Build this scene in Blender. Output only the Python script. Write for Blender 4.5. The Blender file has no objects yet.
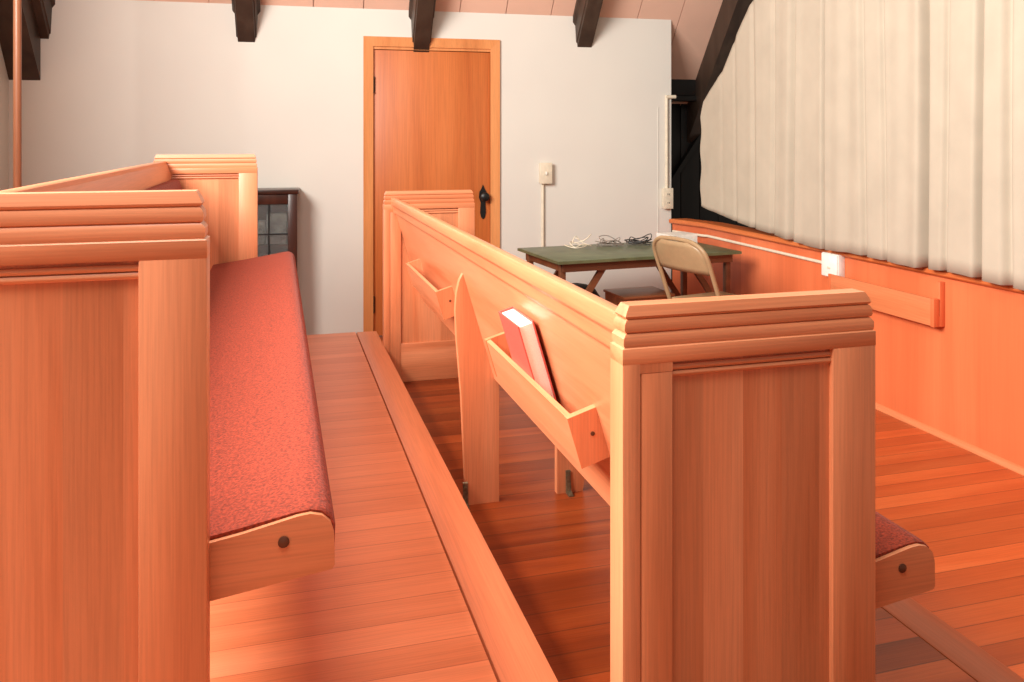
import bpy, bmesh, math, random
from mathutils import Vector, Matrix
random.seed(7)
C = bpy.context.scene.collection
PI = math.pi

# ------------------------------------------------------------------ helpers
def bm_new(): return bmesh.new()

def box(bm, x0, x1, y0, y1, z0, z1, bev=0.0, seg=2):
    r = bmesh.ops.create_cube(bm, size=1.0)
    vs = r['verts']
    for v in vs:
        v.co = Vector(((x0+x1)/2+v.co.x*(x1-x0), (y0+y1)/2+v.co.y*(y1-y0), (z0+z1)/2+v.co.z*(z1-z0)))
    if bev > 0:
        es = list({e for v in vs for e in v.link_edges})
        r2 = bmesh.ops.bevel(bm, geom=es, offset=bev, segments=seg, profile=0.5, affect='EDGES')
        vs = list({v for f in r2['faces'] for v in f.verts} | {v for v in vs if v.is_valid})
    return vs

def prism(bm, pts, a0, a1, axis='y'):
    """closed polygon pts extruded along axis; pts are (x,z) for y, (x,y) for z, (y,z) for x"""
    def mk(p, a):
        if axis == 'y': return (p[0], a, p[1])
        if axis == 'z': return (p[0], p[1], a)
        return (a, p[0], p[1])
    A = [bm.verts.new(mk(p, a0)) for p in pts]
    B = [bm.verts.new(mk(p, a1)) for p in pts]
    n = len(pts)
    fs = [bm.faces.new(A), bm.faces.new(B[::-1])]
    for i in range(n):
        fs.append(bm.faces.new((A[i], B[i], B[(i+1) % n], A[(i+1) % n])))
    bmesh.ops.recalc_face_normals(bm, faces=fs)
    return A+B

def loops(bm, rings, cap=True):
    R = [[bm.verts.new(p) for p in ring] for ring in rings]
    n = len(R[0]); fs = []
    for a, b in zip(R, R[1:]):
        for i in range(n):
            fs.append(bm.faces.new((a[i], a[(i+1) % n], b[(i+1) % n], b[i])))
    if cap:
        fs.append(bm.faces.new(R[0][::-1])); fs.append(bm.faces.new(R[-1]))
    bmesh.ops.recalc_face_normals(bm, faces=fs)
    return R

def smooth_path(pts, sub=6):
    P = [Vector(p) for p in pts]; out = []
    for i in range(len(P)-1):
        p0 = P[max(i-1, 0)]; p1 = P[i]; p2 = P[i+1]; p3 = P[min(i+2, len(P)-1)]
        for k in range(sub):
            t = k/sub
            out.append(0.5*((2*p1)+(p2-p0)*t+(2*p0-5*p1+4*p2-p3)*t*t+(3*p1-p0-3*p2+p3)*t**3))
    out.append(P[-1]); return out

def tube(bm, pts, r, seg=10):
    P = [Vector(p) for p in pts]
    rings = []; nrm = None
    for i, p in enumerate(P):
        d = (P[min(i+1, len(P)-1)]-P[max(i-1, 0)]).normalized()
        if nrm is None:
            nrm = d.orthogonal().normalized()
        nrm = (nrm-d*nrm.dot(d)).normalized()
        b = d.cross(nrm)
        rings.append([p+(nrm*math.cos(2*PI*k/seg)+b*math.sin(2*PI*k/seg))*r for k in range(seg)])
    return loops(bm, rings)

def lathe(bm, prof, origin, axis=(0, 0, 1), seg=20):
    ax = Vector(axis).normalized(); u = ax.orthogonal().normalized(); v = ax.cross(u); o = Vector(origin)
    rings = [[o+ax*h+(u*math.cos(2*PI*k/seg)+v*math.sin(2*PI*k/seg))*max(r, 1e-4) for k in range(seg)] for r, h in prof]
    return loops(bm, rings)

def obj(name, bm, mat, parent=None, ang=35):
    for e in bm.edges:
        if len(e.link_faces) == 2:
            e.smooth = e.calc_face_angle(0) < math.radians(ang)
    for f in bm.faces: f.smooth = True
    me = bpy.data.meshes.new(name); bm.to_mesh(me); bm.free()
    o = bpy.data.objects.new(name, me); C.objects.link(o)
    if mat: me.materials.append(mat)
    if parent: o.parent = parent
    return o

def tag(o, label, cat, group=None):
    o['label'] = label; o['category'] = cat
    if group: o['group'] = group
    return o

def thing(name, label, cat, loc=(0, 0, 0), rz=0.0, group=None):
    o = bpy.data.objects.new(name, None); C.objects.link(o)
    o.location = loc; o.rotation_euler = (0, 0, rz); o.empty_display_size = .1
    return tag(o, label, cat, group)

def struct(name, bm, mat, parent=None, ang=35):
    o = obj(name, bm, mat, parent, ang)
    if not parent: o['kind'] = 'structure'
    return o

def copy_tree(o, parent=None):
    c = o.copy(); C.objects.link(c)
    if parent: c.parent = parent
    for ch in list(o.children): copy_tree(ch, c)
    return c

# ------------------------------------------------------------------ materials
def mat_base(name, rough=.5, spec=.5):
    m = bpy.data.materials.new(name); m.use_nodes = True
    nt = m.node_tree; b = nt.nodes['Principled BSDF']
    b.inputs['Roughness'].default_value = rough
    b.inputs['Specular IOR Level'].default_value = spec
    return m, nt, b

def N(nt, t, **kw):
    n = nt.nodes.new(t)
    for k, v in kw.items(): setattr(n, k, v)
    return n

def math_n(nt, op, a, b=None):
    n = N(nt, 'ShaderNodeMath', operation=op)
    for i, v in enumerate((a, b)):
        if v is None: continue
        if isinstance(v, (int, float)): n.inputs[i].default_value = v
        else: nt.links.new(v, n.inputs[i])
    return n.outputs[0]

def ramp(nt, fac, cols):
    r = N(nt, 'ShaderNodeValToRGB'); e = r.color_ramp.elements
    while len(e) < len(cols): e.new(.5)
    for i, (p, c) in enumerate(cols):
        e[i].position = p; e[i].color = (*c, 1)
    nt.links.new(fac, r.inputs['Fac']); return r.outputs['Color']

def mixc(nt, fac, a, b, blend='MIX'):
    m = N(nt, 'ShaderNodeMix', data_type='RGBA', blend_type=blend)
    for k, v in ((0, fac), (6, a), (7, b)):
        if isinstance(v, (int, float)): m.inputs[k].default_value = v
        elif isinstance(v, tuple): m.inputs[k].default_value = (*v, 1)
        else: nt.links.new(v, m.inputs[k])
    return m.outputs[2]

def plain(name, col, rough=.5, metal=0, var=.08, scale=30, bump=0.0, spec=.5):
    m, nt, b = mat_base(name, rough, spec)
    b.inputs['Metallic'].default_value = metal
    tc = N(nt, 'ShaderNodeTexCoord'); nz = N(nt, 'ShaderNodeTexNoise'); nz.inputs['Scale'].default_value = scale
    nz.inputs['Detail'].default_value = 5
    nt.links.new(tc.outputs['Object'], nz.inputs['Vector'])
    c = ramp(nt, nz.outputs['Fac'], [(.3, tuple(x*(1-var) for x in col)), (.7, tuple(min(1, x*(1+var)) for x in col))])
    nt.links.new(c, b.inputs['Base Color'])
    if bump:
        bp = N(nt, 'ShaderNodeBump'); bp.inputs['Strength'].default_value = bump; bp.inputs['Distance'].default_value = .01
        nt.links.new(nz.outputs['Fac'], bp.inputs['Height']); nt.links.new(bp.outputs['Normal'], b.inputs['Normal'])
    return m

def wood(name, dark, mid, light, axis='z', rough=.38, board=None, boardvar=.25, fine=.13, spec=.5, scale=1.0, coat=0.0, coat_rough=.12,
         seam=0.0, joint=None, seamcol=(.05, .015, .006)):
    """procedural timber: long grain along axis; board=(across axis, width) gives planks of differing tone"""
    m, nt, b = mat_base(name, rough, spec)
    tc = N(nt, 'ShaderNodeTexCoord'); oi = N(nt, 'ShaderNodeObjectInfo')
    off = N(nt, 'ShaderNodeVectorMath', operation='SCALE'); off.inputs['Scale'].default_value = 0.0
    add = N(nt, 'ShaderNodeVectorMath', operation='ADD')
    cv = N(nt, 'ShaderNodeCombineXYZ')
    r7 = math_n(nt, 'MULTIPLY', oi.outputs['Random'], 9.0)
    for i in range(3): nt.links.new(r7, cv.inputs[i])
    sep = N(nt, 'ShaderNodeSeparateXYZ'); nt.links.new(tc.outputs['Object'], sep.inputs[0])
    base = tc.outputs['Object']
    tone = None; seamfac = None
    if board:
        ax = {'x': 0, 'y': 1, 'z': 2}[board[0]]
        q = math_n(nt, 'DIVIDE', sep.outputs[ax], board[1])
        idx = math_n(nt, 'FLOOR', q)
        wn = N(nt, 'ShaderNodeTexWhiteNoise', noise_dimensions='1D'); nt.links.new(idx, wn.inputs['W'])
        tone = wn.outputs['Value']
        if joint:
            la = {'x': 0, 'y': 1, 'z': 2}[axis]
            sh = math_n(nt, 'MULTIPLY', wn.outputs['Value'], 7.3)
            lq = math_n(nt, 'ADD', math_n(nt, 'DIVIDE', sep.outputs[la], joint), sh)
            lidx = math_n(nt, 'FLOOR', lq)
            wn2 = N(nt, 'ShaderNodeTexWhiteNoise', noise_dimensions='2D')
            cx = N(nt, 'ShaderNodeCombineXYZ'); nt.links.new(idx, cx.inputs[0]); nt.links.new(lidx, cx.inputs[1])
            nt.links.new(cx.outputs[0], wn2.inputs['Vector']); tone = wn2.outputs['Value']
        # shift grain per board
        cv2 = N(nt, 'ShaderNodeCombineXYZ')
        t9 = math_n(nt, 'MULTIPLY', tone, 13.0)
        for i in range(3): nt.links.new(t9, cv2.inputs[i])
        ad2 = N(nt, 'ShaderNodeVectorMath', operation='ADD'); nt.links.new(base, ad2.inputs[0]); nt.links.new(cv2.outputs[0], ad2.inputs[1])
        base = ad2.outputs[0]
        if seam > 0:
            fr = math_n(nt, 'FRACT', q)
            d = math_n(nt, 'ABSOLUTE', math_n(nt, 'SUBTRACT', fr, .5))
            seamfac = math_n(nt, 'GREATER_THAN', d, .5-seam)
            if joint:
                fr2 = math_n(nt, 'FRACT', lq); d2 = math_n(nt, 'ABSOLUTE', math_n(nt, 'SUBTRACT', fr2, .5))
                seamfac = math_n(nt, 'MAXIMUM', seamfac, math_n(nt, 'GREATER_THAN', d2, .5-seam*board[1]/joint))
    nt.links.new(base, add.inputs[0]); nt.links.new(cv.outputs[0], add.inputs[1])
    def mapped(along, across):
        mp = N(nt, 'ShaderNodeMapping')
        s = {'x': (along, across, across), 'y': (across, along, across), 'z': (across, across, along)}[axis]
        mp.inputs['Scale'].default_value = s
        nt.links.new(add.outputs[0], mp.inputs['Vector']); return mp.outputs[0]
    n1 = N(nt, 'ShaderNodeTexNoise'); n1.inputs['Scale'].default_value = 1.0; n1.inputs['Detail'].default_value = 5
    n1.inputs['Distortion'].default_value = .8; nt.links.new(mapped(.55*scale, 8*scale), n1.inputs['Vector'])
    n2 = N(nt, 'ShaderNodeTexNoise'); n2.inputs['Scale'].default_value = 1.0; n2.inputs['Detail'].default_value = 3
    nt.links.new(mapped(6*scale, 260*scale), n2.inputs['Vector'])
    col = ramp(nt, n1.outputs['Fac'], [(.32, dark), (.5, mid), (.70, light)])
    f2 = ramp(nt, n2.outputs['Fac'], [(.35, (1-fine,)*3), (.6, (1, 1, 1))])
    col = mixc(nt, 1.0, col, f2, 'MULTIPLY')
    if tone is not None:
        tr = ramp(nt, tone, [(0, (1-boardvar, (1-boardvar)*.95, (1-boardvar)*.9)), (1, (1+boardvar*.5,)*3)])
        col = mixc(nt, 1.0, col, tr, 'MULTIPLY')
    if seamfac is not None:
        col = mixc(nt, math_n(nt, 'MULTIPLY', seamfac, .75), col, seamcol)
    nt.links.new(col, b.inputs['Base Color'])
    bp = N(nt, 'ShaderNodeBump'); bp.inputs['Strength'].default_value = .08; bp.inputs['Distance'].default_value = .004
    nt.links.new(n2.outputs['Fac'], bp.inputs['Height']); nt.links.new(bp.outputs['Normal'], b.inputs['Normal'])
    if coat:
        b.inputs['Coat Weight'].default_value = coat; b.inputs['Coat Roughness'].default_value = coat_rough
    return m

def tint(c, k): return tuple(min(1.0, x*k) for x in c)
PEW = (.66, .225, .096)
M = {}
def pewwood(name, axis, **kw):
    return wood(name, (.52, .145, .052), PEW, (.72, .275, .13), axis, rough=.36, coat=.6, coat_rough=.45, **kw)
M['pew_z'] = pewwood('pew timber upright grain', 'z')
M['pew_x'] = pewwood('pew timber cross grain', 'x')
M['pew_y'] = pewwood('pew timber long grain', 'y')
M['pew_panel'] = pewwood('pew panel boards', 'z', board=('x', .071), boardvar=.16)
M['cushion'] = plain('red upholstery', (.275, .035, .014), .85, var=.5, scale=210, bump=.25, spec=.3)
M['cushion'].node_tree.nodes['Principled BSDF'].inputs['Sheen Weight'].default_value = .05
M['plug'] = plain('dark plug', (.10, .03, .012), .5)
M['iron'] = plain('old bronze bracket', (.20, .15, .09), .45, .7, var=.4, scale=90)
M['black'] = plain('black iron', (.012, .011, .011), .4, .3)
M['platform'] = wood('platform boards', (.66, .20, .083), (.74, .238, .103), (.80, .275, .128), 'x', rough=.36,
                     board=('y', .0865), boardvar=.07, seam=.014, seamcol=(.36, .09, .035))
M['nosing'] = wood('nosing board', (.60, .175, .073), (.66, .20, .086), (.71, .23, .10), 'y', rough=.4)
M['floor'] = wood('red floor boards', (.46, .082, .019), (.54, .105, .025), (.61, .14, .038), 'x', rough=.30,
                  board=('y', .0865), boardvar=.34, seam=.02, seamcol=(.12, .03, .01))
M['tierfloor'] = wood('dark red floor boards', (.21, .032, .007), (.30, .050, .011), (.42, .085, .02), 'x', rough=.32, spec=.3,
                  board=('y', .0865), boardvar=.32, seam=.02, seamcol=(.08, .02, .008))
M['parapet'] = wood('orange plywood', (.62, .142, .05), (.69, .168, .062), (.75, .195, .075), 'z', rough=.42, fine=.05,
                    board=('y', 1.22), boardvar=.08, scale=.5)
M['capwood'] = wood('parapet cap timber', (.56, .13, .035), (.66, .17, .045), (.72, .22, .07), 'y', rough=.4)
M['rackwood'] = wood('pale rack timber', (.62, .185, .07), (.69, .215, .085), (.74, .25, .105), 'y', rough=.4)
M['door'] = wood('door veneer', (.50, .125, .028), (.58, .16, .038), (.64, .195, .055), 'z', rough=.4, scale=.6)
M['casing'] = wood('door casing timber', (.58, .2, .06), (.68, .26, .085), (.74, .31, .11), 'z', rough=.4)
M['beam'] = wood('dark stained beam', (.032, .018, .012), (.046, .027, .018), (.065, .04, .027), 'z', rough=.45)
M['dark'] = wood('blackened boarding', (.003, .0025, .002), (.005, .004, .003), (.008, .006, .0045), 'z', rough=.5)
M['pole'] = wood('copper brown pole', (.20, .075, .035), (.26, .10, .048), (.32, .13, .065), 'z', rough=.35)
M['ceiling'] = plain('pink ceiling board', (.74, .47, .355), .8, var=.05, scale=3)
M['curtain'] = plain('cream cloth', (.445, .385, .305), .9, var=.05, scale=6, spec=.2)
M['cream'] = plain('cream plastic', (.72, .64, .50), .4)
M['white'] = plain('white plastic', (.85, .82, .76), .4)
M['green'] = plain('green table cover', (.105, .125, .062), .38, var=.25, scale=9)
M['brown'] = wood('brown table timber', (.11, .036, .016), (.16, .052, .022), (.21, .075, .03), 'x', rough=.45)
M['mahog'] = wood('mahogany', (.028, .010, .007), (.045, .015, .010), (.07, .024, .015), 'z', rough=.28)
M['crate'] = wood('brown box timber', (.26, .08, .03), (.34, .115, .045), (.42, .15, .06), 'x', rough=.4)
M['chair'] = plain('beige enamel', (.38, .25, .135), .36, var=.05)
M['cord'] = plain('grey cord', (.28, .24, .21), .5)
M['cordb'] = plain('black cord', (.03, .028, .027), .45)
M['paper'] = plain('book pages', (.86, .80, .70), .8, var=.06, scale=300)
M['redcover'] = plain('red book cloth', (.55, .085, .06), .55, var=.12, scale=200)
M['bag'] = plain('black nylon', (.012, .012, .013), .6)
M['steel'] = plain('dull steel', (.35, .34, .33), .35, .8)
M['goods'] = plain('grey contents', (.16, .15, .13), .6, var=.6, scale=16)

# white painted boarding
def white_wall():
    m, nt, b = mat_base('white painted boarding', .6, .35)
    tc = N(nt, 'ShaderNodeTexCoord'); sp = N(nt, 'ShaderNodeSeparateXYZ'); nt.links.new(tc.outputs['Object'], sp.inputs[0])
    nz = N(nt, 'ShaderNodeTexNoise'); nz.inputs['Scale'].default_value = 2.0
    nt.links.new(tc.outputs['Object'], nz.inputs['Vector'])
    c = ramp(nt, nz.outputs['Fac'], [(.3, (.68, .65, .595)), (.7, (.705, .68, .62))])
    nt.links.new(c, b.inputs['Base Color'])
    q = math_n(nt, 'FRACT', math_n(nt, 'DIVIDE', sp.outputs[0], .105))
    d = math_n(nt, 'ABSOLUTE', math_n(nt, 'SUBTRACT', q, .5))
    g = math_n(nt, 'MULTIPLY', math_n(nt, 'GREATER_THAN', d, .47), -1)
    bp = N(nt, 'ShaderNodeBump'); bp.inputs['Strength'].default_value = .12; bp.inputs['Distance'].default_value = .004
    nt.links.new(g, bp.inputs['Height']); nt.links.new(bp.outputs['Normal'], b.inputs['Normal'])
    return m
M['wall'] = white_wall()
def glass():
    m, nt, b = mat_base('cabinet glass', .04, .5)
    b.inputs['Base Color'].default_value = (.75, .8, .8, 1)
    b.inputs['Transmission Weight'].default_value = .92
    b.inputs['IOR'].default_value = 1.2
    return m
M['glass'] = glass()

# ------------------------------------------------------------------ levels
S = .187                      # riser
ZA, ZB, ZL, ZU = S, 0.0, -S, 2*S
YE = 4.40                     # far edge of the tiers
YN = -2.0                     # near extent
XU, XS, XT = -.585, .508, 1.602   # riser lines

# floors
bm = bm_new(); box(bm, XT-.05, 3.2, YN, 6.6, ZL-.1, ZL); box(bm, -1.7, XT-.05, YE-.03, 6.6, ZL-.1, ZL); struct('floor', bm, M['floor'])
def tier(name, x0, x1, z, mat):
    bm = bm_new(); box(bm, x0, x1-.112, YN, YE, ZL-.1, z); struct(name, bm, mat)
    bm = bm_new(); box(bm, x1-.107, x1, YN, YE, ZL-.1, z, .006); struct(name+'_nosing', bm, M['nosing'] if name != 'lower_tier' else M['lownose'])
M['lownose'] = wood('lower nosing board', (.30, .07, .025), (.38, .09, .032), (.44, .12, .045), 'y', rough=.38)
tier('top_tier', -1.7, XU, ZU, M['platform'])
tier('upper_tier', XU, XS, ZA, M['platform'])
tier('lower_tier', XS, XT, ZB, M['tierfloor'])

# ------------------------------------------------------------------ partition wall frame (rotated by RW about P0)
RW = math.radians(-2.5)
P0 = Vector((.5, 5.82, 0))
WM = Matrix.Translation(P0) @ Matrix.Rotation(RW, 4, 'Z')
def at_wall(o): o.matrix_world = WM; return o
ZC = 2.115                     # ceiling height where it meets the partition
K = 1.235                     # roof slope
A_L, A_R = -2.15, 2.395         # partition ends along the wall
# door opening -.115-> etc
DA0, DA1 = .135-.0, 1.100
bm = bm_new()
DL, DR, DT = .112, 1.022, 1.865     # rough opening between casings' middle
box(bm, A_L, DL, 0, .10, ZL, ZC); box(bm, DR, A_R, 0, .10, ZL, ZC); box(bm, DL, DR, 0, .10, DT, ZC)
at_wall(struct('wall_back', bm, M['wall']))

# ceiling: sloping boards rising toward the viewer
bm = bm_new()
def zroof(n): return ZC-K*n
pw = .34
a = -2.3
while a < 3.6:
    n0, n1 = .75, -2.6
    e = .003
    vs = prism(bm, [(n0, zroof(n0)), (n0, zroof(n0)+.03), (n1, zroof(n1)+.03), (n1, zroof(n1))], a+e, a+pw-e, 'x')
    a += pw
box(bm, -2.3, 3.6, .74, .75, zroof(.75), zroof(.75)+.02)
vs = prism(bm, [(.75, zroof(.75)+.031), (.75, zroof(.75)+.06), (-2.6, zroof(-2.6)+.06), (-2.6, zroof(-2.6)+.031)], -2.3, 3.6, 'x')
at_wall(struct('ceiling', bm, M['ceiling']))

# rafters
def rafter(ac, w, dv, n0=.50, n1=-2.5, plainp=False):
    h = w/2
    if plainp: prof = [(-h, .02), (h, .02), (h, -dv), (-h, -dv)]
    else: prof = [(-h, .02), (h, .02), (h, -.045), (h*.80, -.07), (h*.72, -dv+.035), (h*.64, -dv+.03), (h*.60, -dv),
                  (-h*.60, -dv), (-h*.64, -dv+.03), (-h*.72, -dv+.035), (-h*.80, -.07), (-h, -.045)]
    bm = bm_new()
    loops(bm, [[(ac+p[0], n0, zroof(n0)+p[1]) for p in prof], [(ac+p[0], n1, zroof(n1)+p[1]) for p in prof]])
    return at_wall(struct('rafter', bm, M['beam'], ang=20))
for ac, dv in ((-1.965, .268), (-.70, .255), (.485, .278), (1.70, .228)): rafter(ac, .182, dv)
rafter(-2.072, .225, .535, plainp=True)
rafter(2.85, .17, .32, plainp=True)

# wall plate, post and brace in the dark recess past the partition's end
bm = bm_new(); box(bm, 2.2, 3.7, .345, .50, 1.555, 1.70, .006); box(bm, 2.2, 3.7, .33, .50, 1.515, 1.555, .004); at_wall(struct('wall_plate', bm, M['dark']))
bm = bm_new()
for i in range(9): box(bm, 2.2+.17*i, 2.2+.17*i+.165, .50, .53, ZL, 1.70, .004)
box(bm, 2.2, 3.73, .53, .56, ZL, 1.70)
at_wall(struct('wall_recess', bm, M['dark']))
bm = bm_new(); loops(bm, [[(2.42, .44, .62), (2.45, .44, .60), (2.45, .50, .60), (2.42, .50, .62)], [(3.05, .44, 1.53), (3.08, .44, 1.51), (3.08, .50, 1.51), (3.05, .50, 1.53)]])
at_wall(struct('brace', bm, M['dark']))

# gable wall at far left
bm = bm_new(); 
WY0, WY1, WZ0, WZ1 = .68, 3.32, 1.78, 3.32
box(bm, -1.76, -1.64, -2.0, WY0, ZL, 4.8); box(bm, -1.76, -1.64, WY1, 6.2, ZL, 4.8); box(bm, -1.76, -1.64, WY0, WY1, ZL, WZ0); box(bm, -1.76, -1.64, WY0, WY1, WZ1, 4.8)
struct('wall_left', bm, M['wall'])
bm = bm_new()
box(bm, -1.77, -1.615, WY0-.07, WY0, WZ0-.07, WZ1+.07, .004); box(bm, -1.77, -1.615, WY1, WY1+.07, WZ0-.07, WZ1+.07, .004)
box(bm, -1.77, -1.615, WY0, WY1, WZ1, WZ1+.07, .004); box(bm, -1.77, -1.595, WY0, WY1, WZ0-.07, WZ0, .004)
struct('window_1', bm, M['casing'])

# door
cx0, cx1, ct = -.125+.245-.02, 0, 0
def casing():
    bm = bm_new()
    w = .068
    L0, R0, T0 = .079, 1.052, 1.922
    z0 = ZL
    def prof(bmx, a, b, mit=None): pass
    # three mitred boards with a small outer bead
    for d, y in ((0, -.018),):
        loops(bm, [[(L0, .0, z0), (L0, y, z0), (L0+w, y+.006, z0), (L0+w, .0, z0)], [(L0, .0, T0), (L0, y, T0), (L0+w, y+.006, T0-w), (L0+w, .0, T0-w)]])
        loops(bm, [[(R0, .0, z0), (R0, y, z0), (R0-w, y+.006, z0), (R0-w, .0, z0)], [(R0, .0, T0), (R0, y, T0), (R0-w, y+.006, T0-w), (R0-w, .0, T0-w)]])
        loops(bm, [[(L0, 0, T0), (L0, y, T0), (L0+w, y+.006, T0-w), (L0+w, 0, T0-w)], [(R0, 0, T0), (R0, y, T0), (R0-w, y+.006, T0-w), (R0-w, 0, T0-w)]])
    # jamb lining
    box(bm, DL-.001, DL+.034, .0, .09, z0, DT-.001); box(bm, DR-.034, DR+.001, .0, .09, z0, DT-.001); box(bm, DL, DR, .0, .09, DT-.03, DT+.001)
    return at_wall(struct('trim_1', bm, M['casing']))
casing()
bm = bm_new(); box(bm, DL+.037, DR-.037, .012, .05, ZL+.01, DT-.034, .002)
door = at_wall(struct('door_1', bm, M['door']))
bm = bm_new()
ka = DR-.090; kz = .775
prism(bm, [(ka-.021, kz-.10), (ka-.014, kz-.135), (ka, kz-.15), (ka+.014, kz-.135), (ka+.021, kz-.10), (ka+.017, kz-.03), (ka+.03, kz+.01), (ka+.025, kz+.05),
           (ka+.012, kz+.07), (ka, kz+.1), (ka-.012, kz+.07), (ka-.025, kz+.05), (ka-.03, kz+.01), (ka-.017, kz-.03)], .004, .013, 'y')
obj('escutcheon', bm, M['black'], door)
bm = bm_new(); lathe(bm, [(.012, 0), (.012, .03), (.022, .034), (.031, .042), (.034, .052), (.031, .062), (.02, .07), (.004, .072)], (ka+.004, .004, kz+.015), (0, -1, 0))
obj('door_knob', bm, M['black'], door)
for hz in (1.585, .045):
    bm = bm_new(); box(bm, DL+.030, DL+.046, -.004, .014, hz-.055, hz+.055, .003); lathe(bm, [(.007, -.06), (.007, .06)], (DL+.038, -.002, hz), seg=10)
    obj('hinge', bm, M['black'], door)

# ------------------------------------------------------------------ parapet on the right
XP = 2.985; PT = .565
bm = bm_new(); box(bm, XP, XP+.10, -.5, 5.33, ZL, PT)
struct('wall_right', bm, M['parapet'])
RE = (2.895, 5.70)
bm = bm_new(); prism(bm, [(XP, 5.331), (XP+.10, 5.331), (RE[0]+.10, RE[1]), (RE[0], RE[1])], ZL, PT, 'z')
struct('wall_return', bm, M['parapet'])
bm = bm_new()
prof = [(-.022, 0), (-.03, .008), (-.03, .026), (-.02, .034), (.12, .034), (.125, .026), (.125, .004), (.12, 0)]
P1 = [Vector((XP, -.5, 0)), Vector((XP, 5.33, 0)), Vector((RE[0], RE[1], 0))]
rings = []
for p in P1: rings.append([(p.x+q[0], p.y, PT+q[1]) for q in prof])
loops(bm, rings); struct('trim_2', bm, M['capwood'])
bm = bm_new(); prism(bm, [(XP, ZL), (XP-.022, ZL), (XP-.02, ZL+.012), (XP-.012, ZL+.021), (XP, ZL+.025)], -.5, 5.3, 'y'); struct('baseboard_right', bm, M['rackwood'])

# conduit, junction box
bm = bm_new()
tube(bm, [(XP-.008, 3.975, .503), (XP-.008, 4.8, .506), (XP-.008, 5.31, .508), (XP-.03, 5.34, .508), (RE[0]-.006, RE[1]-.02, .506)], .0095, 10)
tag(obj('conduit', bm, M['cream']), 'long cream conduit running just under the orange parapet cap', 'conduit')
t = thing('junction_box', 'white square junction box on the orange parapet wall', 'junction box', (XP, 3.90, .505))
bm = bm_new(); box(bm, -.045, -.0005, -.07, .07, -.066, .066, .004); obj('box_body', bm, M['white'], t)
bm = bm_new(); box(bm, -.052, -.045, -.066, .066, -.062, .062, .003); cv = obj('cover', bm, M['white'], t)
bm = bm_new(); box(bm, -.056, -.052, -.012, .012, -.018, -.006, .001); obj('knockout', bm, M['cream'], cv)
bm = bm_new(); tube(bm, [(XP-.006, 3.85, .438), (XP-.006, 3.85, -.15)], .006, 8)
tag(obj('conduit', bm, M['rackwood']), 'thin orange conduit dropping below the white junction box', 'conduit')

# book rack on the parapet
t = thing('wall_book_rack', 'empty orange timber book rack fixed to the parapet wall under the curtain', 'book rack', (XP, 3.13, .334))
bm = bm_new(); box(bm, -.065, -.050, .02, .74, 0, .128, .002); obj('front_board', bm, M['rackwood'], t)
bm = bm_new(); box(bm, -.050, -.001, .02, .74, 0, .014); obj('bottom_board', bm, M['rackwood'], t)
for y in (0, .741):
    bm = bm_new(); box(bm, -.065, -.034, y, y+.02, -.003, .128, .002); box(bm, -.030, -.001, y, y+.02, -.003, .205, .002); box(bm, -.034, -.030, y, y+.02, .0, .05)
    obj('end_block', bm, M['parapet'], t)

# ------------------------------------------------------------------ curtain
def hem(y):
    if y < 4.1: return .598+.006*math.sin(y*9)
    return .598+(.725-.598)*((y-4.1)/1.185)**1.3
def topz(y):
    pts = [(5.285, 1.36), (5.243, 1.47), (4.981, 1.67), (4.794, 1.893), (4.618, 2.09), (3.95, 2.9)]
    if y <= 3.95: return 2.9
    for (a, za), (b, zb) in zip(pts, pts[1:]):
        if b <= y <= a: return za+(zb-za)*(a-y)/(a-b)
    return 1.36
creases = [(4.211, .085, .024), (3.898, .075, .014), (3.591, .04, .016), (3.46, .03, .012), (3.193, .13, .021), (3.06, .04, .014), (2.849, .10, .018), (2.70, .06, .02), (4.62, .04, .022), (4.42, .035, .018), (4.82, .03, .02), (4.98, .02, .02),
           (2.45, .05, .04), (2.2, .05, .05), (1.8, .06, .05), (1.4, .05, .05)]
ws = [(random.uniform(12, 70), random.uniform(0, 6.28), random.uniform(.3, 1)) for _ in range(12)]
def fold(y, v):
    x = .008*math.sin(y*6.1+.6)+.0022*math.sin(y*19.0+1.3*v)+.003*math.sin(y*12.7+1.0+.5*v)
    for f, p, a in ws: x += .0013*a*math.sin(f*y+p+.8*v)
    for c, d, w in creases:
        c2 = c+.015*math.sin(3*v+c*5)
        q = (y-c2)/w
        x += .62*d*(1-.25*v)*math.exp(-q*q)-.07*d*math.exp(-((y-c2)/(2.6*w))**2)
    return x*(1 if y < 4.45 else max(.25, 1-(y-4.45)/.6))
bm = bm_new()
ny, nv = 900, 34
grid = []
for i in range(ny+1):
    y = 5.285-(5.285-1.0)*i/ny
    h = hem(y)+.12*fold(y, 0); tz = topz(y); colv = []
    for j in range(nv+1):
        v = j/nv; z = h+(tz-h)*v
        zz = (z-.6)/2.3
        x = 2.905+fold(y, zz)
        yy = y
        if y > 4.9:            # gathered left edge pulled towards the beam
            g = (y-4.9)/.385
            x += .005*g*math.sin(24*z+9*g)
            pass
        colv.append(bm.verts.new((x, yy, z)))
    grid.append(colv)
for i in range(ny):
    for j in range(nv):
        bm.faces.new((grid[i][j], grid[i+1][j], grid[i+1][j+1], grid[i][j+1]))
cur = obj('curtain', bm, M['curtain'], ang=180)
tag(cur, 'large cream cloth curtain hanging in folds above the orange parapet', 'curtain')
sm = cur.modifiers.new('thickness', 'SOLIDIFY'); sm.thickness = .003
bm = bm_new(); tube(bm, [(2.92, .95, 2.9), (2.92, 4.0, 2.9)], .014, 10); obj('curtain_rod', bm, M['beam'], cur)

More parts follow.
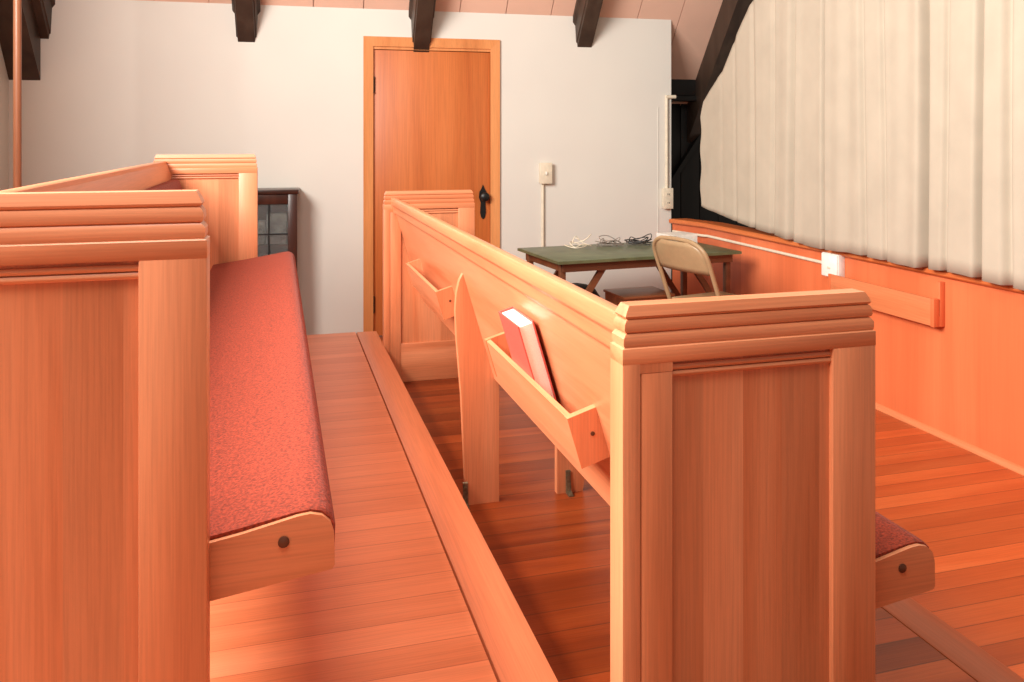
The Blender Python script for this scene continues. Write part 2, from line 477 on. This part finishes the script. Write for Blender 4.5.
# ------------------------------------------------------------------ pews
PW, PL, PH = .458, 2.959, .945
def cap_rings(y0, y1):
    prof = [(.880, 0), (.882, .004), (.886, .0025), (.896, .0025), (.902, .007), (.9035, .010), (.905, .006), (.909, .0045), (.917, .005), (.923, .0085), (.9245, .0115), (.926, .008),
            (.929, .0065), (.935, .009), (.945, .0145)]
    return [[(i, y0+i*.6, z), (PW-i, y0+i*.6, z), (PW-i, y1-i*.6, z), (i, y1-i*.6, z)] for z, i in prof]
BS = .3
def bx(z): return .187-BS*(z-.408)            # rear face of the leaning back
UX, UZ = -BS/math.hypot(1, BS), 1/math.hypot(1, BS)
def lean(n, u, z0):                           # n behind the back's rear face, u up along it from height z0
    return (bx(z0)-n*UZ+u*UX, z0+u*UZ+n*UX)
def make_pew():
    root = thing('pew', '', 'pew')
    st = .084
    for k, y0 in enumerate((0, PL-.05)):
        y1 = y0+.05
        bm = bm_new()
        box(bm, st-.004, PW-st+.004, y0+.010, y1-.010, .13, .862)
        ep = obj('end_panel', bm, M['pew_panel'], root)
        for x0, x1 in ((0, st), (PW-st, PW)):
            bm = bm_new()
            if x0 == 0: box(bm, 0, .0300, y0, y1, 0, .858, .0015); box(bm, .0312, st, y0+.0006, y1-.0006, 0, .842, .0015); box(bm, .0295, st, y0+.0004, y1-.0004, .842, .858)
            else: box(bm, x0, x1, y0, y1, 0, .858, .0025)
            obj('stile', bm, M['pew_z'], ep)
        bm = bm_new(); box(bm, 0, PW, y0, y1, .856, .8805, .001); obj('top_rail', bm, M['pew_x'], ep)
        bm = bm_new(); box(bm, st+.0005, PW-st-.0005, y0+.001, y1-.001, 0.0, .19, .002); obj('bottom_rail', bm, M['pew_x'], ep)
        bm = bm_new(); loops(bm, cap_rings(y0, y1)); obj('cap_moulding', bm, M['pew_x'], ep, ang=28)
        bm = bm_new()
        for (ya, sg) in ((y0, 1), (y1, -1)):
            for j in range(2):
                z1 = .8515-j*.0105
                p = [(ya+sg*.012, z1-.0102), (ya+sg*.0065, z1-.0092), (ya+sg*.0045, z1-.006), (ya+sg*.0045, z1-.004), (ya+sg*.0065, z1-.001), (ya+sg*.012, z1)]
                prism(bm, p, st, PW-st, 'x')
        obj('reeding', bm, M['pew_x'], ep)
    ya, yb = .050, PL-.050
    bm = bm_new(); prism(bm, [(bx(.408), .408), (bx(.90), .90), (bx(.90)+.024, .90), (bx(.408)+.024, .408+.004)], ya, yb, 'y'); obj('back', bm, M['pew_y'], root)
    bm = bm_new(); prism(bm, [(.034, .910), (.036, .9145), (.041, .916), (.055, .916), (.060, .912), (.066, .84), (.050, .838), (.047, .841), (.0445, .848), (.0445, .868), (.0405, .875), (.036, .878), (.034, .883)], ya, yb, 'y')
    obj('crest_rail', bm, M['pew_y'], root, ang=45)
    bm = bm_new(); pd = [(bx(.52)+.025, .52), (bx(.82)+.025, .82), (bx(.83)+.034, .835), (bx(.82)+.052, .825), (bx(.68)+.06, .68), (bx(.52)+.055, .51)]
    prism(bm, pd, ya+.012, yb-.012, 'y'); obj('back_pad', bm, M['cushion'], root, ang=60)
    # seat: sloping slab, timber ends and upholstered body
    sp = [(.262, .3495), (.623, .396), (.627, .402)]
    arc = [(.626, .448), (.621, .464), (.609, .475), (.593, .479), (.575, .4775)]
    top = [(.50, .462), (.40, .446), (.262, .427)]
    prof = sp+arc+top
    for y in (.052, PL-.060):
        bm = bm_new(); prism(bm, prof, y, y+.008, 'y'); se = obj('seat_end', bm, M['pew_x'], root)
        bm = bm_new(); yy = y if y < 1 else y+.008; sg = -1 if y < 1 else 1
        lathe(bm, [(.008, 0), (.008, .002), (.004, .004), (.001, .0045)], (.556, yy, .444), (0, sg, 0), 14); obj('plug', bm, M['plug'], se)
    bm = bm_new()
    body = [(.262, .3535), (.618, .400), (.6275, .410)]+[(x+.003, z+.004) for x, z in arc]+[(x, z+.006) for x, z in top]
    ys = [.0605, .064, .072]+[.1+(PL-.2)*i/6 for i in range(7)]+[PL-.072, PL-.064, PL-.0605]
    rings = []
    for i, y in enumerate(ys):
        k = {0: .985, 1: .996, len(ys)-1: .985, len(ys)-2: .996}.get(i, 1.0)
        rings.append([(.42+(x-.42)*k, y, .42+(z-.42)*k) for x, z in body])
    loops(bm, rings); obj('seat_cushion', bm, M['cushion'], root, ang=50)
    # middle support board with an arch
    ym = 1.496
    poly = [(.094, 0), (.090, .06), (.076, .36), (.060, .55), (.056, .64), (.060, .70), (.070, .740), (.084, .765), (.090, .769), (.098, .755), (.100, .72),
            (.1995, .43), (.2035, .37), (.2035, 0)]
    bm = bm_new(); prism(bm, smooth2(poly), ym-.013, ym+.013, 'y'); su = obj('support', bm, M['pew_z'], root)
    bm = bm_new(); prism(bm, [(.407, 0), (.407, .368), (.555, .388), (.545, .30), (.50, 0)], ym-.013, ym+.013, 'y'); sl_ = obj('seat_leg', bm, M['pew_z'], root)
    for x, y in ((.088, ym-.014), (.445, ym-.014)):
        bm = bm_new()
        prism(bm, [(y, 0), (y-.034, 0), (y-.034, .005), (y-.012, .012), (y-.006, .05), (y-.004, .075), (y, .078)], x-.008, x+.008, 'x')
        lathe(bm, [(.0085, 0), (.0085, .004), (.004, .006)], (x, y-.024, .004), (0, 0, 1), 10); lathe(bm, [(.006, 0), (.006, .005)], (x, y-.003, .058), (0, -1, 0), 10)
        obj('floor_bracket', bm, M['iron'], su if x < .2 else sl_)
    # two book racks behind the back
    for r0, r1 in ((.386, 1.07), (1.80, 2.53)):
        z0 = .562; Wn = .062; Hh = .104
        def sl(n0, n1, u0, u1): return [lean(n0, u0, z0), lean(n1, u0, z0), lean(n1, u1, z0), lean(n0, u1, z0)]
        bm = bm_new(); prism(bm, sl(Wn-.012, Wn, 0, Hh), r0+.018, r1-.018, 'y'); fb = obj('book_rack', bm, M['pew_y'], root)
        bm = bm_new(); prism(bm, sl(.0, Wn-.012, 0, .012), r0+.018, r1-.018, 'y'); obj('bottom_board', bm, M['pew_y'], fb)
        for k, q in enumerate((r0, r1-.018)):
            bm = bm_new(); prism(bm, sl(.0, Wn+.002, -.001, Hh+.002), q, q+.018, 'y')
            eb = obj('end_block', bm, M['pew_z'], fb)
            if k == 0:
                c = lean(.022, .058, z0); bm = bm_new(); lathe(bm, [(.0045, 0), (.0045, .0015), (.001, .002)], (c[0], q, c[1]), (0, -1, 0), 10); obj('plug', bm, M['plug'], eb)
    return root
def smooth2(p): return p
pew = make_pew()
pew.location = (.505, 1.158, 0)
pew['label'] = 'timber pew at centre with book racks holding a red hymnal behind its back'
pewA = copy_tree(pew); pewA.location = (-.547, 1.158, ZA)
pewA['label'] = 'timber pew at left with a red cushioned seat on the raised platform'
pew['group'] = pewA['group'] = 'timber pews'

# hymnal in the near rack
t = thing('hymnal', 'red hymnal standing in the book rack with its white page edges showing', 'book', (.505, 1.158, 0))
z0 = .562
def slab(n0, n1, u0, u1, y0, y1, name, mat):
    bm = bm_new(); prism(bm, [lean(n0, u0, z0), lean(n1, u0, z0), lean(n1, u1, z0), lean(n0, u1, z0)], y0, y1, 'y'); return obj(name, bm, mat, t)
slab(.0462, .0492, .0135, .232, .66, .835, 'front_cover', M['redcover'])
slab(.0095, .0125, .0135, .232, .66, .835, 'back_cover', M['redcover'])
slab(.0126, .0461, .0180, .227, .666, .829, 'page_block', M['paper'])
slab(.0126, .0461, .0135, .232, .8295, .835, 'spine', M['redcover'])

# ------------------------------------------------------------------ dark glazed cabinet by the wall
t = thing('glazed_cabinet', 'dark mahogany cabinet with glass panes beside the far end of the left pew', 'cabinet', (0, 0, 0))
t.matrix_world = WM @ Matrix.Translation((-.36, -.26, ZL))
cw = .72; ch = 1.06
x0 = -cw
bm = bm_new(); box(bm, x0, 0, .012, .255, 0, .05, .003); box(bm, x0+.01, x0+.03, .03, .25, .05, ch-.03); box(bm, -.03, -.01, .03, .25, .05, ch-.03); box(bm, x0+.03, -.03, .235, .25, .05, ch-.03)
for z in (.36, .68): box(bm, x0+.03, -.03, .04, .235, z, z+.018)
obj('carcass', bm, M['mahog'], t)
bm = bm_new(); box(bm, x0-.01, .008, .0, .258, ch-.03, ch, .006); obj('cabinet_top', bm, M['mahog'], t)
bm = bm_new()
box(bm, -.062, -.002, .010, .03, .05, ch-.03, .004); box(bm, x0+.002, x0+.062, .01, .03, .05, ch-.03, .004)
box(bm, x0+.062, -.062, .012, .03, ch-.095, ch-.03, .004); box(bm, x0+.062, -.062, .012, .03, .05, .14, .004)
dr = obj('door_frame', bm, M['mahog'], t)
bm = bm_new()
for i in range(1, 5): xx = x0+.062+(cw-.124)*i/5; box(bm, xx-.005, xx+.005, .014, .028, .14, ch-.095)
for z in (.45, .77): box(bm, x0+.062, -.062, .015, .027, z-.005, z+.005)
obj('glazing_bars', bm, M['black'], dr)
bm = bm_new(); box(bm, x0+.062, -.062, .020, .0235, .14, ch-.095); obj('pane', bm, M['glass'], dr)
for i, (bx0, bw, bz, bh) in enumerate(((-.2, .13, .70, .2), (-.36, .15, .70, .15), (-.22, .15, .38, .24), (-.42, .17, .38, .2), (-.56, .12, .70, .22))):
    bm = bm_new(); box(bm, bx0, bx0+bw, .07, .2, bz, bz+bh, .004)
    o = obj('file_box', bm, M['goods']); o.matrix_world = t.matrix_world
    tag(o, 'grey box behind the glass of the dark cabinet', 'box', 'boxes inside the dark cabinet')

# ------------------------------------------------------------------ pole
bm = bm_new(); lathe(bm, [(.030, 0), (.030, .012), (.017, .016), (.017, 3.5)], (-1.13, 4.20, ZU), seg=18)
tag(obj('pole', bm, M['pole']), 'slim copper brown upright pole behind the left pew', 'pole')

# ------------------------------------------------------------------ wall outlets
def wall_box(a, z, w, h, name, label, dup_slots):
    t = thing(name, label, 'outlet'); t.matrix_world = WM @ Matrix.Translation((a, 0, z))
    bm = bm_new(); box(bm, -w/2, w/2, -.038, -.0005, -h/2, h/2, .004); obj('back_box', bm, M['cream'], t)
    bm = bm_new(); box(bm, -w/2-.003, w/2+.003, -.045, -.038, -h/2-.003, h/2+.003, .003); pl = obj('cover_plate', bm, M['cream'], t)
    if dup_slots:
        for s in (-1, 1):
            bm = bm_new(); lathe(bm, [(.017, 0), (.017, .002), (.001, .003)], (0, -.045, s*.032), (0, -1, 0), 14); sk = obj('socket', bm, M['cream'], pl)
            bm = bm_new()
            for q in (-.006, .006): box(bm, q-.0015, q+.0015, -.050, -.0478, s*.032-.006, s*.032+.006)
            obj('slot', bm, M['black'], sk)
    else:
        bm = bm_new(); box(bm, -.006, .006, -.058, -.045, -.012, .012, .003); obj('toggle', bm, M['white'], pl)
wall_box(1.392, .955, .088, .148, 'light_switch', 'cream switch box on the white wall right of the door', False)
wall_box(2.352, .755, .075, .150, 'wall_outlet', 'cream double outlet at the right end of the white wall', True)
bm = bm_new(); tube(bm, [(1.375, -.012, .88), (1.375, -.012, .30)], .011, 10); o = at_wall(obj('conduit', bm, M['cream'])); tag(o, 'cream conduit dropping from the switch box to behind the table', 'conduit')
bm = bm_new(); tube(bm, [(2.352, -.012, .83), (2.352, -.012, 1.54)], .012, 10); tube(bm, [(2.345, -.012, 1.525), (2.425, -.012, 1.527)], .014, 10)
o = at_wall(obj('conduit', bm, M['cream'])); tag(o, 'cream conduit rising from the outlet at the white wall end', 'conduit')
bm = bm_new(); box(bm, 2.285, 2.290, -.004, .0, .25, 1.45); at_wall(struct('trim_3', bm, M['wall']))

# ------------------------------------------------------------------ table
FL, FR, BR, BL = Vector((1.535, 4.454)), Vector((2.829, 4.62)), Vector((2.78, 5.17)), Vector((1.51, 5.10))
ang = math.atan2(FR.y-FL.y, FR.x-FL.x)*.7
TW, TD, TH = 1.25, .64, .688
t = thing('folding_table', 'old folding table with a green top and brown legs by the white wall', 'table', (1.555, 4.47, ZL), ang)
bm = bm_new(); box(bm, 0, TW, 0, TD, TH-.016, TH, .003); tt = obj('tabletop', bm, M['green'], t)
bm = bm_new(); box(bm, -.004, TW+.004, -.004, .0, TH-.018, TH-.002); box(bm, -.004, .0, 0, TD, TH-.018, TH-.002); box(bm, TW, TW+.004, 0, TD, TH-.018, TH-.002); box(bm, -.004, TW+.004, TD, TD+.004, TH-.018, TH-.002)
obj('edge_band', bm, M['green'], tt)
bm = bm_new(); box(bm, .04, TW-.04, .03, .055, TH-.07, TH-.022); box(bm, .04, TW-.04, TD-.055, TD-.03, TH-.075, TH-.022); box(bm, .04, .06, .055, TD-.055, TH-.07, TH-.022); box(bm, TW-.06, TW-.04, .055, TD-.055, TH-.07, TH-.022)
obj('apron', bm, M['brown'], t)
for x in (.035, TW-.07):
    for y in (.057, TD-.092):
        bm = bm_new(); box(bm, x, x+.035, y, y+.035, 0, TH-.022, .003); obj('leg', bm, M['brown'], t)
for x, s in ((.07, 1), (TW-.07, -1)):
    for y in (.062, TD-.087):
        bm = bm_new(); prism(bm, [(x, .30), (x+s*.24, TH-.045), (x+s*.285, TH-.045), (x, .245)], y, y+.025, 'y'); obj('brace', bm, M['brown'], t)
TB = t.matrix_basis.copy()
def on_table(o): o.matrix_world = Matrix.Translation((1.555, 4.47, ZL)) @ Matrix.Rotation(ang, 4, 'Z'); return o
# cords: three tangled cables lying on the table top
for i, (mt, lab, cx) in enumerate(((M['cordb'], 'dark cable coiled at the right of the cables on the green table', .80), (M['cord'], 'grey cable coiled at the middle of the cables on the green table', .585), (M['cream'], 'pale looped cable at the left of the cables on the green table', .365))):
    rr = random.Random(20+i); pts = []; turns = (44, 36, 20)[i]
    for k in range(turns):
        th = k*1.02+i
        r = 1-.6*rr.random()
        zz = TH+.007+.05*rr.random()*(1 if k % 4 else 2.0)*(k/turns+.25)
        pts.append((cx+.100*r*math.cos(th), .50+.085*r*math.sin(th), zz))
    pts[0] = (pts[0][0], pts[0][1], TH+.006); pts[-1] = (pts[-1][0], pts[-1][1], TH+.006)
    bm = bm_new(); tube(bm, smooth_path(pts, 5), .0030, 7)
    tag(on_table(obj('cable', bm, mt)), lab, 'cable', 'cables on the green table')
bm = bm_new()
for k in range(7):
    r = Matrix.Rotation(.05*random.uniform(-1, 1), 4, 'Z')
    vs = box(bm, -.11, .11, -.08, .08, TH+.001+.009*k, TH+.0095+.009*k, .0)
    for v in vs: v.co = r @ v.co
for v in bm.verts: v.co += Vector((1.10, .50, 0))
tag(on_table(obj('paper_stack', bm, M['white'])), 'stack of white paper at the right end of the green table', 'paper')

# box beneath the table, bag beside it
t = thing('wooden_box', 'low brown wooden box standing beneath the green table', 'box', (2.09, 4.76, ZL), .05)
bm = bm_new(); box(bm, 0, .35, .012, .29, 0, .385, .004); obj('body', bm, M['crate'], t)
bm = bm_new(); box(bm, -.008, .358, .0, .3, .385, .402, .004); obj('lid', bm, M['crate'], t)
bm = bm_new(); box(bm, .03, .32, .002, .012, .03, .35, .003); obj('front_panel', bm, M['crate'], t)
bm = bm_new()
rings = []
for k, (z, s) in enumerate(((0, .9), (.02, 1), (.12, 1.04), (.22, 1.0), (.31, .88), (.37, .68), (.400, .40), (.412, .1))):
    rings.append([(1.95+.205*s*math.copysign(abs(math.cos(q))**.8, math.cos(q)), 5.27+.10*s*math.copysign(abs(math.sin(q))**.8, math.sin(q)), ZL+z) for q in [2*PI*i/20 for i in range(20)]])
loops(bm, rings)
bagr = obj('bag', bm, M['bag'], ang=80); tag(bagr, 'rounded black bag on the floor under the green table', 'bag')

# ------------------------------------------------------------------ folding chair (faces +x)
t = thing('folding_chair', 'beige metal folding chair in front of the green table', 'chair', (2.20, 4.27, ZL), .24)
# local: x forward, y width, z up.
W2 = .225
def backx(z): return .30-.385*z              # line of the back/front-leg tube (leans backwards going up)
bm = bm_new()
HT = .82
pth = []
for s in (-1, 1):
    pass
left = [(backx(z), -W2+.0*z, z) for z in (0, .2, .4, .6, .715)]
top_ = [(backx(.770), -W2+.018, .770), (backx(.807), -W2+.07, .807), (backx(HT), -.08, HT), (backx(HT), .08, HT), (backx(.807), W2-.07, .807), (backx(.770), W2-.018, .770)]
right = [(backx(z), W2, z) for z in (.715, .6, .4, .2, 0)]
tube(bm, smooth_path(left+top_+right, 5), .0125, 10)
obj('back_frame', bm, M['chair'], t)
bm = bm_new()
ns = 12; rg = []
for j in range(7):
    z = .635+(.81-.635)*j/6
    row = []
    hw = (W2-.013) if z < .725 else (W2-.013)-.075*((z-.725)/.085)**2
    for i in range(ns+1):
        y = -hw+2*hw*i/ns
        row.append((backx(z)-.030*(1-(y/hw)**2)*.9, y, z))
    rg.append(row)
for off in (0,):
    vv = [[bm.verts.new(p) for p in row] for row in rg]
    for a_, b_ in zip(vv, vv[1:]):
        for i in range(ns): bm.faces.new((a_[i], a_[i+1], b_[i+1], b_[i]))
bpn = obj('backrest', bm, M['chair'], t, ang=180); mo = bpn.modifiers.new('thickness', 'SOLIDIFY'); mo.thickness = .008; mo.offset = 0
bm = bm_new(); box(bm, .12, .52, -.195, .195, .425, .447, .010, 3)
for v in bm.verts:
    if v.co.z > .436: v.co.z -= .014*(1-min(1, abs(v.co.y)/.19))
obj('seat', bm, M['chair'], t)
for s in (-1, 1):
    bm = bm_new(); tube(bm, [(.505, s*.208, .42), (.38, s*.208, .36), (-.085, s*.208, .012), (-.09, s*.208, .0)], .0115, 10); obj('rear_leg', bm, M['chair'], t)
    bm = bm_new(); lathe(bm, [(.006, 0), (.006, .02)], (backx(.40), s*.211, .425), (0, 1, 0), 10); obj('pivot', bm, M['steel'], t)
bm = bm_new(); tube(bm, [(backx(.14), -W2, .14), (backx(.14), W2, .14)], .008, 8); obj('crossbar', bm, M['chair'], t)
bm = bm_new(); tube(bm, [(.03, -.208, .098), (.03, .208, .098)], .008, 8); obj('crossbar', bm, M['chair'], t)

# ------------------------------------------------------------------ lights
def area(name, loc, target, sx, sy, power, col=(1, 1, 1)):
    l = bpy.data.lights.new(name, 'AREA'); l.shape = 'RECTANGLE'; l.size = sx; l.size_y = sy; l.energy = power; l.color = col
    o = bpy.data.objects.new(name, l); C.objects.link(o); o.location = loc
    d = Vector(target)-Vector(loc); o.rotation_euler = d.to_track_quat('-Z', 'Y').to_euler(); return o
area('gable_window_light', (-1.63, 2.0, 2.55), (1.2, 2.0, 2.55), 2.62, 1.52, 450, (1, .95, .88))
area('overhead_fill_light', (-.3, .3, 3.7), (.2, .9, 0), 1.2, 1.2, 80, (1, .95, .88))  # added fill from above to brighten floor and pew ends; no real fixture
w = bpy.data.worlds.new('world'); bpy.context.scene.world = w; w.use_nodes = True
bg = w.node_tree.nodes['Background']; bg.inputs[0].default_value = (1, .84, .70, 1); bg.inputs[1].default_value = .24

# ------------------------------------------------------------------ camera
cam = bpy.data.cameras.new('camera'); co = bpy.data.objects.new('camera', cam); C.objects.link(co)
co.location = (0, 0, 1.2); co.rotation_euler = (PI/2, 0, -.2777)
cam.sensor_width = 36; cam.lens = 824.1/1024*36; cam.shift_y = -(341-139.7)/1024; cam.clip_start = .05
sc = bpy.context.scene; sc.camera = co
vs_ = sc.view_settings; vs_.view_transform = 'Standard'; vs_.look = 'None'; vs_.gamma = 1; vs_.use_curve_mapping = False; vs_.exposure = 0.0
